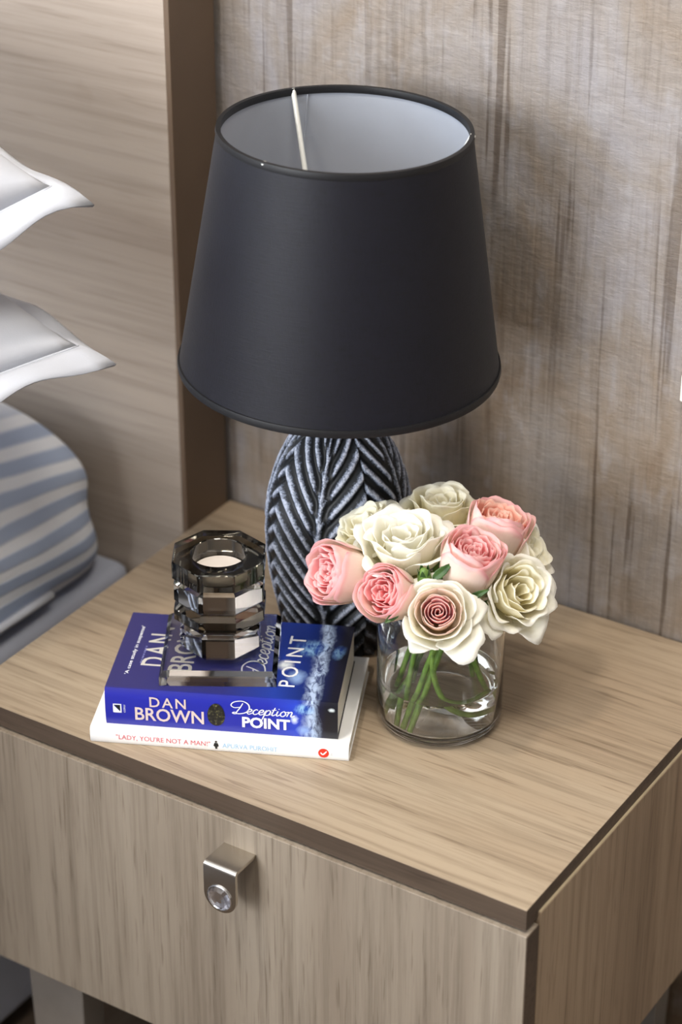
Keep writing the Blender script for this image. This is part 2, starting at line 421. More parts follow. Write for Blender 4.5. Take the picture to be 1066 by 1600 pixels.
def mattress():
    # loft along y of a rounded cross section; uv.v runs along the section from the top centre to the underside
    HX = 0.80; T = 0.273; r1 = 0.115; r2 = 0.03
    sec = []
    n = 14
    for i in range(6): sec.append((HX * i / 6 - r1 * i / 6, T + 0.006 * math.cos(i / 6 * PI / 2)))
    for i in range(n + 1):
        a = PI / 2 * i / n; sec.append((HX - r1 + r1 * math.sin(a), T - r1 + r1 * math.cos(a)))
    for i in range(1, 7): sec.append((HX + 0.004 * math.sin(PI * i / 7), (T - r1) + (r2 - (T - r1)) * i / 6))
    for i in range(1, 6):
        a = PI / 2 * i / 5; sec.append((HX - r2 + r2 * math.cos(a), r2 - r2 * math.sin(a)))
    sec.append((0, 0))
    ll = [0]
    for a, b in zip(sec, sec[1:]): ll.append(ll[-1] + math.hypot(a[0] - b[0], a[1] - b[1]))
    ys = [-1.9 + 1.7 * i / 12 for i in range(12)] + [-0.2 + 0.40 * i / 14 for i in range(14)]
    yend = [(0.20 + 0.075 * math.sin(PI / 2 * i / 8), 0.075 * (1 - math.cos(PI / 2 * i / 8))) for i in range(9)]
    rows = [(y, 0) for y in ys] + yend
    vs, uvs = [], []
    for (y, inset) in rows:
        for k, (x, z) in enumerate(sec):
            xx = max(x - inset * 0.8 * (x / HX), 0); zz = z - inset * 0.55 * (1 if z > 0.12 else z / 0.12)
            drop = 0.22 * max(0, y + 0.35) ** 1.25 * (z / T)          # the bedding sinks towards the head
            bul = 0.004 * math.sin(y * 23 + z * 40) * (1 if x > 0.6 else 0)
            vs.append((xx + bul, y, zz - drop)); uvs.append((y, ll[k] - (HX - r1) + 0.1))
    k = len(sec); fs = []
    for j in range(len(rows) - 1):
        for i in range(k - 1): fs.append((j * k + i, j * k + i + 1, (j + 1) * k + i + 1, (j + 1) * k + i))
    fs.append(tuple((len(rows) - 1) * k + i for i in range(k))); fs.append(tuple(range(k - 1, -1, -1)))
    nv = len(vs)
    # mirrored left half
    vs2 = [(-x, y, z) for x, y, z in vs]; fs2 = [tuple(reversed([i + nv for i in f])) for f in fs]
    me = bpy.data.meshes.new('mattress'); me.from_pydata(vs + vs2, [], fs + fs2)
    ul = me.uv_layers.new(name='UVMap'); uu = uvs + uvs
    for l in me.loops: ul.data[l.index].uv = uu[l.vertex_index]
    o = link('mattress', me, M['stripes'], None, True, loc=(-1.378, 0.022, -0.0492))
    tag(o, 'thick mattress in blue and white striped bedding left of nightstand', 'mattress')
    # piping along the lower edge of the visible side
    pts = [(HX + 0.001, y, 0.030 - 0.22 * max(0, y + 0.35) ** 1.25 * (0.03 / T)) for y in ys]
    MB().tube(pts, 0.004, 8).build('piping', M['linen'], o, smooth=True)
    return o
mattress()

def pillow(name, loc, rot, sx, sy, T, label, seed, droop=0.0):
    rnd = random.Random(seed)
    n = 44; fl = 0.020
    def surf(u, v, sgn):
        # u, v in -1..1 over the stuffed part
        cu = u * sx * (1 - 0.06 * (1 - v * v) * abs(u)); cv = v * sy * (1 - 0.07 * (1 - u * u) * abs(v))
        h = T * ((1 - abs(u) ** 2.0) * (1 - abs(v) ** 2.0)) ** 0.60
        h += 0.004 * math.sin(5 * u + 3 * v + seed) * (1 - u * u) * (1 - v * v)
        return (cu, cv, h if sgn > 0 else -0.12 * h)
    root = empty(name, loc, 0, label, 'pillow', 'white pillows leaning on the headboard'); root.rotation_euler = rot
    mb = MB()
    for sgn in (1, -1):
        vs = [surf(-1 + 2 * i / n, -1 + 2 * j / n, sgn) for j in range(n + 1) for i in range(n + 1)]
        fs = [(j * (n + 1) + i, j * (n + 1) + i + 1, (j + 1) * (n + 1) + i + 1, (j + 1) * (n + 1) + i) for j in range(n) for i in range(n)]
        mb.add(vs, fs if sgn > 0 else [tuple(reversed(f)) for f in fs])
    mb.build('pillowcase', M['linen'], root, smooth=True)
    # flat oxford flange with limp corners
    per = []
    for i in range(n): per.append((-1 + 2 * i / n, -1))
    for i in range(n): per.append((1, -1 + 2 * i / n))
    for i in range(n): per.append((1 - 2 * i / n, 1))
    for i in range(n): per.append((-1, 1 - 2 * i / n))
    k = len(per); vs = []; rows = 4
    for r_ in range(rows + 1):
        f = r_ / rows
        for (u, v) in per:
            x, y, z = surf(u, v, 1)
            cx_ = max(0, abs(u) - 0.0) ** 14; cy_ = abs(v) ** 14; corner = cx_ * cy_
            ox = (1 if u > 0 else -1) * fl * f * (cx_ if abs(u) < 1 else 1)
            oy = (1 if v > 0 else -1) * fl * f * (cy_ if abs(v) < 1 else 1)
            wav = 0.006 * f * math.sin(9 * (u - v) + seed) - droop * f * f * corner - 0.010 * f * f
            vs.append((x + ox, y + oy, z + wav))
    fs = [(r_ * k + i, r_ * k + (i + 1) % k, (r_ + 1) * k + (i + 1) % k, (r_ + 1) * k + i) for r_ in range(rows) for i in range(k)]
    o = MB().add(vs, fs).build('flange', M['linen'], root, smooth=True)
    md = o.modifiers.new('thick', 'SOLIDIFY'); md.thickness = 0.0025
    pts = [surf(u, v, 1) for u, v in per]; pts.append(pts[0])
    MB().tube(pts, 0.0008, 6, cap=False).build('seam', M['linen'], root, smooth=True)
    return root
PILLOW_HI = dict(loc=(-0.706, 0.020, 0.370), rot=(R(16), R(4), R(-18)))
PILLOW_LO = dict(loc=(-0.694, 0.020, 0.268), rot=(R(6), R(4), R(-18)))
pillow('pillow', PILLOW_HI['loc'], PILLOW_HI['rot'], 0.19, 0.16, 0.130, 'upper white pillow with limp folded corner leaning on the headboard', 1, 0.015)
pillow('pillow', PILLOW_LO['loc'], PILLOW_LO['rot'], 0.19, 0.16, 0.085, 'lower white pillow with pointed corner lying on the striped mattress', 5, 0.0)

# ---------------------------------------------------------------- table lamp
LX, LY = -0.305, 0.236
lamp = empty('table_lamp', (LX, LY, 0), label='table lamp with black drum shade and carved black leaf base', cat='lamp')
M['shade'] = NT('black_shade_fabric')
_t = M['shade']; _co = _t.coord()
_wv = _t.math('ADD', _t.noise(_t.mapping(_co, (1, 1, 0.08)), 900, 2), _t.noise(_t.mapping(_co, (0.1, 0.1, 1)), 900, 2))
_t.set('Base Color', _t.ramp(_wv, [(0.6, srgb(6, 6, 11)), (1.2, srgb(13, 13, 23))])); _t.set('Roughness', 0.56); _t.set('Specular IOR Level', 0.28)
_t.set('Sheen Weight', 0.03); _t.bump(_wv, 0.25, 0.0004)
M['shade'] = _t.m
M['shade_trim'] = plain('black_trim', srgb(20, 20, 23), 0.5, 0, 0.4, 80)
M['lining'] = fabric('white_lining', srgb(168, 173, 184), 0.05, 600, 0.7)
SB, ST, RB_, RT_ = 0.2475, 0.4390, 0.1248, 0.0950
TILT = Matrix.Translation((0, 0, SB)) @ Matrix.Rotation(R(1.3), 4, Vector((-0.5368, 0.8437, 0))) @ Matrix.Translation((0, 0, -SB))
sh = MB().lathe([(RB_, SB), (RT_, ST), (RT_ - 0.0012, ST), (RB_ - 0.0012, SB)], 128, closed=True, M=TILT).build('shade', M['shade'], lamp, smooth=40)
MB().lathe([(RB_ - 0.0014, SB + 0.0006), (RT_ - 0.0014, ST - 0.0006), (RT_ - 0.0020, ST - 0.0006), (RB_ - 0.0020, SB + 0.0006)], 128, closed=True, M=TILT).build('lining', M['lining'], sh, smooth=40)
def ring(r, z, hh, out, name):
    prof = [(r + out, z - hh), (r + out + 0.0006, z), (r + out, z + hh), (r - 0.0026, z + hh), (r - 0.0032, z), (r - 0.0026, z - hh)]
    MB().lathe(prof, 128, closed=True, M=TILT).build(name, M['shade_trim'], sh, smooth=50)
ring(RT_, ST - 0.0015, 0.0028, 0.0006, 'top_trim')
ring(RB_, SB + 0.0020, 0.0030, 0.0006, 'bottom_trim')
# seam of the lining
a = R(32.4 + 90 + 18)
MB().tube([TILT @ Vector((math.cos(a) * (RT_ - 0.0022 + (RB_ - RT_) * k), math.sin(a) * (RT_ - 0.0022 + (RB_ - RT_) * k), ST - 0.004 - (ST - SB - 0.008) * k)) for k in (0, 0.5, 1)], 0.0005, 6).build('lining_seam', M['lining'], sh)
# wire carrier: three struts from the top ring to the fitter ring
yaw = YAW
fit_z = 0.270
for deg in (115.0, -5.0, 232.0):
    a = R(deg) + yaw
    p0 = TILT @ Vector((math.cos(a) * (RT_ - 0.0030), math.sin(a) * (RT_ - 0.0036), ST - 0.0044))
    p1 = Vector((math.cos(a) * 0.021, math.sin(a) * 0.021, fit_z))
    pm = p0.lerp(p1, 0.06)
    MB().tube(catmull([p0 + Vector((math.cos(a), math.sin(a), 0)) * 0.0015, pm, p1], 8), 0.0021, 10).build('wire_strut', M['wire'], sh, smooth=True)
MB().lathe([(0.0205, fit_z - 0.002), (0.0225, fit_z - 0.002), (0.0225, fit_z + 0.002), (0.0205, fit_z + 0.002)], 32, closed=True).build('fitter_ring', M['wire'], sh, smooth=40)
MB().lathe([(0.0, 0.195), (0.013, 0.195), (0.013, 0.225), (0.0195, 0.232), (0.0195, 0.278), (0.016, 0.286), (0, 0.286)], 32).build('bulb_socket', M['shade_trim'], lamp, smooth=40)
M['bulb'] = plain('frosted_bulb', srgb(235, 235, 232), 0.35, 0, 0.5, 30, 0.02)
MB().lathe([(0.0, 0.284), (0.011, 0.286), (0.013, 0.30), (0.024, 0.325), (0.027, 0.34), (0.022, 0.358), (0.010, 0.367), (0, 0.368)], 32).build('light_bulb', M['bulb'], lamp, smooth=True)

# carved base
PROF = [(0.0, 0.0430), (0.012, 0.0455), (0.035, 0.0505), (0.07, 0.0570), (0.10, 0.0590), (0.13, 0.0570), (0.16, 0.0490), (0.18, 0.0395), (0.195, 0.0285), (0.203, 0.0180)]
def prof_r(z):
    for (z0, r0), (z1, r1) in zip(PROF, PROF[1:]):
        if z <= z1:
            i = PROF.index((z0, r0)); m0 = (PROF[i + 1][1] - PROF[max(i - 1, 0)][1]) / (PROF[i + 1][0] - PROF[max(i - 1, 0)][0])
            j = min(i + 2, len(PROF) - 1); m1 = (PROF[j][1] - PROF[i][1]) / (PROF[j][0] - PROF[i][0])
            h = z1 - z0; t = (z - z0) / h
            return (2 * t ** 3 - 3 * t * t + 1) * r0 + (t ** 3 - 2 * t * t + t) * h * m0 + (3 * t * t - 2 * t ** 3) * r1 + (t ** 3 - t * t) * h * m1
    return PROF[-1][1]
def leaf_mat():
    t = NT('carved_black_and_silver'); at = t.node('ShaderNodeAttribute', attribute_name='ridge').outputs['Fac']
    co = t.coord(); n = t.noise(co, 220, 4, 0.7); n2 = t.noise(t.mapping(co, (1, 1, 1)), 700, 2, 0.6)
    f = t.math('ADD', at, t.math('MULTIPLY', t.math('SUBTRACT', t.math('ADD', n, n2), 1.0), 0.9))
    c = t.ramp(f, [(0.50, srgb(17, 20, 24)), (0.68, srgb(78, 84, 98)), (0.92, srgb(152, 160, 178)), (1.15, srgb(184, 190, 206))])
    t.set('Base Color', c); t.set('Roughness', 0.5); t.set('Specular IOR Level', 0.4)
    t.bump(n2, 0.3, 0.0006); return t.m
M['leaf_carve'] = leaf_mat()
M['base_black'] = plain('base_black', srgb(22, 24, 27), 0.45, 0, 0.4, 60)
base = MB().lathe([(0, 0)] + [(prof_r(0.203 * i / 40) - 0.0028, 0.203 * i / 40) for i in range(41)] + [(0, 0.203)], 72).build('base', M['base_black'], lamp, smooth=50)
MB().lathe([(0, 0.2), (0.017, 0.2), (0.017, 0.206), (0.010, 0.208), (0.010, 0.2155), (0, 0.2155)], 32).build('neck', M['chrome'], lamp, smooth=40)
CAMAZ = -90.0 + math.degrees(YAW)          # azimuth that faces the viewer's side of the room
leaves = [(-12, -64, 26), (66, 24, 104), (140, 102, 178), (212, 176, 246), (282, 244, 298)]
for (mid, lo, hi) in leaves:
    nz, na = 230, 84
    vs, ridge = [], []
    for j in range(nz + 1):
        z = 0.001 + 0.200 * j / nz
        sway = 5.0 * math.sin((z - 0.02) / 0.2 * PI * 1.1)             # the midrib bends a little
        for i in range(na + 1):
            a = lo + (hi - lo) * i / na
            dl = a - (mid - sway * (1 - abs(2.0 * i / na - 1)))
            side = 57.0
            s_ = abs(dl) / side
            rise = 0.060 * s_ ** 0.82 - 0.012 * max(0, s_ - 0.55) ** 1.2
            taper = 1.0
            ph = (z - rise + (0.004 if dl > 0 else 0)) / 0.0166
            rb = 0.5 + 0.5 * math.cos(2 * PI * ph)
            rb = rb ** 0.85
            mr = math.exp(-(dl / 2.6) ** 2)
            gut = math.exp(-((abs(dl) - 5.0) / 2.4) ** 2) * 0.6
            hgt = max(rb * (1 - gut), mr * 0.95)
            edge = min((a - lo), (hi - a)) / 2.2
            er = min(1, max(0, edge))
            rr = prof_r(z) * (0.985 if True else 1) - 0.0030 + (0.0042 * hgt + 0.0012) * er ** 0.5
            if i in (0, na): rr = prof_r(z) - 0.0040; hgt = 0
            az = R(CAMAZ + a)
            vs.append((rr * math.cos(az), rr * math.sin(az), z))
            fade = 1.0 if z > 0.05 else 0.55 + 0.45 * z / 0.05
            ridge.append(hgt * fade * (0.6 + 0.4 * er))
    fs = [(j * (na + 1) + i, j * (na + 1) + i + 1, (j + 1) * (na + 1) + i + 1, (j + 1) * (na + 1) + i) for j in range(nz) for i in range(na)]
    me = bpy.data.meshes.new('leaf_relief'); me.from_pydata(vs, [], fs)
    at = me.attributes.new('ridge', 'FLOAT', 'POINT'); at.data.foreach_set('value', ridge)
    o = link('leaf_relief', me, M['leaf_carve'], base, True)

# ---------------------------------------------------------------- books
def text_mesh(s, size, bold=0.0, sx=1.0, spacing=1.0, align='LEFT', th=0.00008):
    cu = bpy.data.curves.new('txt', 'FONT'); cu.body = s; cu.size = size; cu.offset = bold; cu.space_character = spacing
    cu.align_x = align; cu.resolution_u = 3; cu.extrude = 0
    o = bpy.data.objects.new('txt', cu); C.objects.link(o)
    me = o.to_mesh(); vs = [(v.co.x * sx, v.co.y, 0) for v in me.vertices]; fs = [tuple(p.vertices) for p in me.polygons]
    o.to_mesh_clear(); bpy.data.objects.remove(o); bpy.data.curves.remove(cu)
    # normalise: cap height = size given
    if vs:
        y0 = min(v[1] for v in vs); y1 = max(v[1] for v in vs)
    return vs, fs
def lay(vs, fs, frame, name, mat, parent):
    """frame = (origin, xdir, ydir); lays flat print on a surface"""
    o, xd, yd = frame; nrm = xd.cross(yd).normalized()
    pts = [o + xd * v[0] + yd * v[1] + nrm * (0.00012 + (v[2] if len(v) > 2 else 0)) for v in vs]
    return MB().add(pts, fs).build(name, mat, parent)
def fit_text(s, width, height, **kw):
    """text scaled to an exact width and cap height"""
    vs, fs = text_mesh(s, 1.0, **kw)
    x0 = min(v[0] for v in vs); x1 = max(v[0] for v in vs); y0 = min(v[1] for v in vs); y1 = max(v[1] for v in vs)
    return [((v[0] - x0) / (x1 - x0) * width, (v[1] - y0) / (y1 - y0) * height, 0) for v in vs], fs
def ribbon(strokes, wd):
    vs, fs = [], []
    for st in strokes:
        p = catmull([(x, y, 0) for x, y in st], 7) if len(st) > 2 else [Vector((x, y, 0)) for x, y in st]
        o = len(vs)
        for i, q in enumerate(p):
            d = (p[min(i + 1, len(p) - 1)] - p[max(i - 1, 0)]); d.normalize(); n = Vector((-d.y, d.x, 0))
            f = 0.75 + 0.25 * math.sin(PI * i / max(1, len(p) - 1))
            vs += [tuple(q + n * wd * f), tuple(q - n * wd * f)]
        fs += [(o + 2 * i, o + 2 * i + 1, o + 2 * i + 3, o + 2 * i + 2) for i in range(len(p) - 1)]
    return vs, fs
GL = {
 'D': ([[(0.75, 2.05), (0.62, 1.2), (0.35, 0.12), (0.75, -0.05), (1.45, 0.25), (1.75, 1.0), (1.45, 1.9), (0.6, 2.45), (-0.35, 2.2), (-0.6, 1.55), (-0.1, 1.1), (0.55, 1.25)],
        [(0.36, 0.14), (0.05, 0.2), (-0.1, 0.02), (0.2, -0.1), (0.6, -0.03)]], 1.55),
 'e': ([[(0, 0.38), (0.42, 0.5), (0.58, 0.8), (0.38, 1.0), (0.12, 0.7), (0.12, 0.25), (0.38, 0.0), (0.78, 0.3)]], 0.72),
 'c': ([[(0.6, 0.82), (0.4, 1.0), (0.12, 0.7), (0.12, 0.25), (0.38, 0), (0.78, 0.3)]], 0.72),
 'p': ([[(0, 0.35), (0.22, 0.95), (0.14, 0.2), (0.0, -1.0)], [(0.16, 0.5), (0.45, 1.0), (0.74, 0.72), (0.62, 0.12), (0.3, 0.0), (0.16, 0.15)], [(0.6, 0.1), (0.85, 0.2)]], 0.84),
 't': ([[(0.3, 1.6), (0.16, 0.35), (0.32, 0.0), (0.62, 0.3)], [(-0.02, 1.08), (0.55, 1.16)]], 0.58),
 'i': ([[(0.1, 0.5), (0.2, 0.95), (0.14, 0.25), (0.28, 0.0), (0.55, 0.3)], [(0.2, 1.32), (0.26, 1.42)]], 0.5),
 'o': ([[(0.42, 1.0), (0.12, 0.65), (0.18, 0.12), (0.5, 0.0), (0.74, 0.45), (0.45, 1.0), (0.62, 0.86), (0.95, 0.9)]], 0.88),
 'n': ([[(0.0, 0.9), (0.14, 0.85), (0.08, 0.0)], [(0.1, 0.45), (0.36, 0.96), (0.56, 0.82), (0.54, 0.15), (0.7, 0.02), (1.0, 0.25)]], 0.9),
}
def script_word(word, width, height, wd=0.085, slant=0.22):
    x = 0; st = []
    for ch in word:
        g, adv = GL[ch]
        for s_ in g: st.append([(x + px + slant * py, py) for px, py in s_])
        x += adv
    vs, fs = ribbon(st, wd)
    x0 = min(v[0] for v in vs); x1 = max(v[0] for v in vs); y0 = min(v[1] for v in vs); y1 = max(v[1] for v in vs)
    return [((v[0] - x0) / (x1 - x0) * width, (v[1] - y0) / (y1 - y0) * height, 0) for v in vs], fs

def pages_mat():
    t = NT('page_edges'); co = t.coord()
    n = t.noise(t.mapping(co, (1, 1, 60)), 40, 2, 0.6)
    t.set('Base Color', t.ramp(n, [(0.3, srgb(214, 208, 196)), (0.7, srgb(240, 237, 228))])); t.set('Roughness', 0.8); t.bump(n, 0.3, 0.0004); return t.m
M['pages'] = pages_mat()
def blue_cover():
    """dark blue jacket that turns black at the right, with a glowing crystalline strand"""
    t = NT('blue_jacket'); co = t.coord(); s_ = t.sep(co); x = s_[0]; y = s_[1]; z = s_[2]
    L = 0.180
    # run: distance unrolled from the foot of the spine over the front cover
    run = t.math('ADD', t.math('SUBTRACT', z, 0.0), y)
    cc = t.comb(x, run, 0.0)
    u = t.math('DIVIDE', x, L)
    n1 = t.noise(cc, 55, 5, 0.65, 0.4); n2 = t.noise(t.mapping(cc, (1, 0.45, 1)), 190, 4, 0.7, 0.6)
    onsp = t.ramp(y, [(0.001, (1, 1, 1)), (0.0012, (0, 0, 0))])
    spine = srgb(40, 44, 158); top = srgb(52, 49, 104); royal = srgb(30, 56, 150)
    bg = t.mix(onsp, t.ramp(u, [(0.0, top), (0.50, srgb(44, 46, 112)), (0.72, royal), (0.90, srgb(18, 30, 78)), (0.97, srgb(24, 22, 34))]),
               t.ramp(u, [(0.0, spine), (0.70, srgb(36, 44, 160)), (0.82, srgb(40, 66, 190)), (0.90, srgb(26, 28, 60)), (0.95, srgb(22, 22, 30))]))
    # strand along the short way of the book
    wobx = t.math('ADD', u, t.math('MULTIPLY', t.math('SUBTRACT', n1, 0.5), 0.07))
    st = t.math('ABSOLUTE', t.math('SUBTRACT', wobx, 0.885))
    sfac = t.math('MULTIPLY', t.ramp(st, [(0.008, (1, 1, 1)), (0.042, (0, 0, 0))]), t.ramp(n2, [(0.40, (0.1, 0.1, 0.1)), (0.56, (1, 1, 1))]))
    bg = t.mix(t.math('MULTIPLY', sfac, 0.85), bg, srgb(186, 206, 236))
    # winged plates and pale lights left of the strand
    def blob(cu_, cr, ru, rr, col, k, soft=0.4):
        nonlocal bg
        du = t.math('DIVIDE', t.math('SUBTRACT', wobx, cu_), ru); dv = t.math('DIVIDE', t.math('SUBTRACT', run, cr), rr)
        d = t.math('SQRT', t.math('ADD', t.math('MULTIPLY', du, du), t.math('MULTIPLY', dv, dv)))
        f = t.ramp(d, [(soft, (1, 1, 1)), (1.0, (0, 0, 0))])
        f = t.math('MULTIPLY', f, k)
        bg = t.mix(f, bg, col)
    wing = t.ramp(n2, [(0.40, srgb(30, 70, 160)), (0.62, srgb(150, 196, 236))])
    blob(0.83, 0.108, 0.075, 0.014, wing, 0.85)
    blob(0.80, 0.066, 0.05, 0.012, srgb(150, 180, 226), 0.8, 0.3)
    blob(0.735, 0.082, 0.040, 0.009, srgb(228, 236, 240), 0.95, 0.15)
    blob(0.955, 0.104, 0.03, 0.012, wing, 0.5)
    blob(0.86, 0.026, 0.05, 0.006, wing, 0.9)
    blob(0.815, 0.016, 0.024, 0.0048, srgb(214, 226, 255), 0.95, 0.2)
    blob(0.86, 0.007, 0.035, 0.005, srgb(150, 180, 236), 0.8, 0.2)
    blob(0.975, 0.027, 0.016, 0.0022, srgb(200, 210, 214), 0.9, 0.3)
    t.set('Base Color', bg); t.set('Roughness', 0.3); t.set('Specular IOR Level', 0.4)
    return t.m
M['blue_cover'] = blue_cover()
M['white_cover'] = plain('white_gloss_card', srgb(238, 238, 238), 0.3, 0, 0.5, 30, 0.01)
M['ink_beige'] = plain('ink_beige', srgb(214, 196, 190), 0.4)
M['ink_cover'] = plain('ink_cover_silver', srgb(204, 200, 192), 0.35)
M['ink_white'] = plain('ink_white', srgb(240, 242, 246), 0.4)
M['ink_lilac'] = plain('ink_lilac', srgb(120, 122, 178), 0.4)
M['ink_red'] = plain('ink_red', srgb(212, 92, 104), 0.4)
M['ink_logo_red'] = plain('ink_logo_red', srgb(214, 52, 34), 0.35)
M['ink_sky'] = plain('ink_sky', srgb(150, 196, 230), 0.4)
M['ink_black'] = plain('ink_black', srgb(26, 28, 28), 0.4)
M['ink_grey'] = plain('ink_grey', srgb(186, 190, 196), 0.4)
def stone():
    t = NT('printed_stone'); n = t.noise(t.coord(), 420, 4, 0.7)
    t.set('Base Color', t.ramp(n, [(0.42, srgb(18, 18, 18)), (0.56, srgb(44, 44, 34)), (0.68, srgb(120, 116, 74))])); t.set('Roughness', 0.4); return t.m
M['stone'] = stone()

def book(loc, ang, L, Dp, T, cov, label, cthick=0.0006):
    root = empty('book', loc, ang, label, 'book', 'books stacked on the nightstand')
    # jacket: back cover, rounded spine and front cover wrapped as one sheet
    n = 8; prof = []
    bulge = 0.0012
    outer = [(Dp, 0.0), (0.0015, 0.0)] + [(0.0012 - bulge * math.sin(PI * i / n) - 0.0006, T * i / n) for i in range(1, n)] + [(0.0015, T), (Dp, T)]
    inner = [(Dp, T - cthick)] + [(0.0022, T - cthick), (0.0016, T * 0.8), (0.0016, T * 0.2), (0.0022, cthick), (Dp, cthick)]
    pts = outer + inner
    k = len(pts)
    vs = [(0, y, z) for y, z in pts] + [(L, y, z) for y, z in pts]
    fs = [(i, (i + 1) % k, k + (i + 1) % k, k + i) for i in range(k)]
    # end caps as thin quads between outer and inner sheet
    for o_ in (0, k):
        m = len(outer)
        fs += [(o_ + 0, o_ + 1, o_ + k - 2, o_ + k - 1), (o_ + m - 1, o_ + m, o_ + m + 1, o_ + m - 2)]
        fs.append(tuple([o_ + i for i in range(1, m - 1)] + [o_ + m + 1, o_ + m + 2, o_ + m + 3, o_ + m + 4]))
    c = MB().add(vs, fs).build('cover', cov, root, smooth=35)
    MB().box(0.0008, L - 0.0008, 0.0025, Dp - 0.0012, cthick, T - cthick).build('page_block', M['pages'], root)
    return root, c
X = Vector((1, 0, 0)); Y = Vector((0, 1, 0)); Z = Vector((0, 0, 1))
# lower white book
BT0 = 0.014
b0, c0 = book((-0.3820, -0.0002, 0), R(24.8), 0.2008, 0.126, BT0, M['white_cover'], 'thin white paperback at the bottom of the stack, red lettering on spine')
yS = -0.0007
def sp0(x, z): return (Vector((x, yS, z)), X, Z)
v_, f_ = fit_text('"LADY, YOU\'RE NOT A MAN!"', 0.0735, 0.0050, sx=1); lay(v_, f_, sp0(0.0205, 0.0046), 'spine_lettering', M['ink_red'], c0)
v_, f_ = fit_text('APURVA PUROHIT', 0.0425, 0.0042); lay(v_, f_, sp0(0.1035, 0.0048), 'spine_lettering', M['ink_sky'], c0)
fig = MB()   # little standing figure
def disc(cx, cy, r, n=16, ry=None): return [(cx + r * math.cos(2 * PI * i / n), cy + (ry or r) * math.sin(2 * PI * i / n), 0) for i in range(n)], [tuple(range(n))]
for vv, ff in (disc(0, 0.0066, 0.00095, 12), ([(-0.0013, 0.0055, 0), (0.0013, 0.0055, 0), (0.0021, 0.0028, 0), (0.0009, 0.0020, 0), (0.0006, 0.0, 0), (-0.0006, 0.0, 0), (-0.0009, 0.0020, 0), (-0.0021, 0.0028, 0)], [tuple(range(8))])):
    fig.add(vv, ff)
lay(fig.v, fig.f, sp0(0.0985, 0.0032), 'figure_icon', M['ink_black'], c0)
v_, f_ = disc(0, 0, 0.0041, 24); lay(v_, f_, sp0(0.1815, 0.0070), 'publisher_logo', M['ink_logo_red'], c0)
v_, f_ = ribbon([[(-0.0022, 0.0004), (-0.0004, -0.0012), (0.0024, 0.0018)]], 0.0006)
lay([(x, y, 0.0001) for x, y, _ in v_], f_, sp0(0.1815, 0.0070), 'logo_tick', M['ink_white'], c0)
v_, f_ = fit_text('WL', 0.0030, 0.0016); lay([(-y, x, 0) for x, y, _ in v_], f_, sp0(0.1885, 0.0050), 'logo_lettering', M['ink_grey'], c0)

# upper blue book
BT1 = 0.033
b1, c1 = book((-0.3737, 0.0098, BT0), R(25.4), 0.1796, 0.111, BT1, M['blue_cover'], 'thick dark blue paperback on top of the white one')
def sp1(x, z): return (Vector((x, yS, z)), X, Z)
v_, f_ = fit_text('DAN', 0.0282, 0.0090, bold=0.012, spacing=1.25); lay(v_, f_, sp1(0.0348, 0.0192), 'spine_lettering', M['ink_beige'], c1)
v_, f_ = fit_text('BROWN', 0.0535, 0.0118, bold=0.016); lay(v_, f_, sp1(0.0232, 0.0064), 'spine_lettering', M['ink_beige'], c1)
v_, f_ = script_word('Deception', 0.0495, 0.0165); lay(v_, f_, sp1(0.0975, 0.0142), 'spine_script', M['ink_white'], c1)
v_, f_ = fit_text('POINT', 0.0370, 0.0098, bold=0.035); lay(v_, f_, sp1(0.1062, 0.0065), 'spine_lettering', M['ink_white'], c1)
v_, f_ = disc(0, 0, 0.0068, 28, 0.0102); lay([(x * (1 - 0.10 * (y / 0.0102)), y, 0) for x, y, _ in v_], f_, sp1(0.0862, 0.0163), 'stone_emblem', M['stone'], c1)
# publisher box: white frame with a black angular mark
bx = MB()
for q in ((0, 0.0066, 0, 0.0009), (0, 0.0066, 0.0071, 0.0080), (0, 0.0009, 0, 0.0080), (0.0057, 0.0066, 0, 0.0080)):
    bx.add([(q[0], q[2], 0), (q[1], q[2], 0), (q[1], q[3], 0), (q[0], q[3], 0)], [(0, 1, 2, 3)])
bx.add([(0.0009, 0.0009, 0), (0.0057, 0.0009, 0), (0.0009, 0.0060, 0)], [(0, 1, 2)])
lay(bx.v, bx.f, sp1(0.0062, 0.0120), 'publisher_box', M['ink_white'], c1)
bk = MB().add([(0.0012, 0.0068, 0), (0.0055, 0.0068, 0), (0.0055, 0.0014, 0)], [(0, 2, 1)])
lay(bk.v, bk.f, sp1(0.0062, 0.0120), 'publisher_mark', M['ink_black'], c1)
v_, f_ = fit_text('CORGI', 0.0068, 0.0014); lay([(-y, x, 0) for x, y, _ in v_], f_, sp1(0.0158, 0.0125), 'publisher_lettering', M['ink_white'], c1)
# front cover print: reads away from the spine, top of the cover at the left
def cv1(x, y): return (Vector((x, y, BT1)), Y, -X)
v_, f_ = fit_text('DAN', 0.046, 0.0190, bold=0.012, spacing=1.3); lay(v_, f_, cv1(0.0400, 0.0350), 'cover_lettering', M['ink_cover'], c1)
v_, f_ = fit_text('BROWN', 0.078, 0.0190, bold=0.012); lay(v_, f_, cv1(0.0640, 0.0200), 'cover_lettering', M['ink_cover'], c1)
v_, f_ = script_word('Deception', 0.078, 0.026); lay(v_, f_, cv1(0.1270, 0.0180), 'cover_script', M['ink_white'], c1)
v_, f_ = fit_text('POINT', 0.072, 0.0130, bold=0.006, spacing=1.4); lay(v_, f_, cv1(0.1440, 0.0190), 'cover_lettering', M['ink_white'], c1)
v_, f_ = fit_text("'A case study in suspense'", 0.070, 0.0040, bold=0.01); lay(v_, f_, cv1(0.0150, 0.0215), 'cover_tagline', M['ink_white'], c1)
ln = MB()
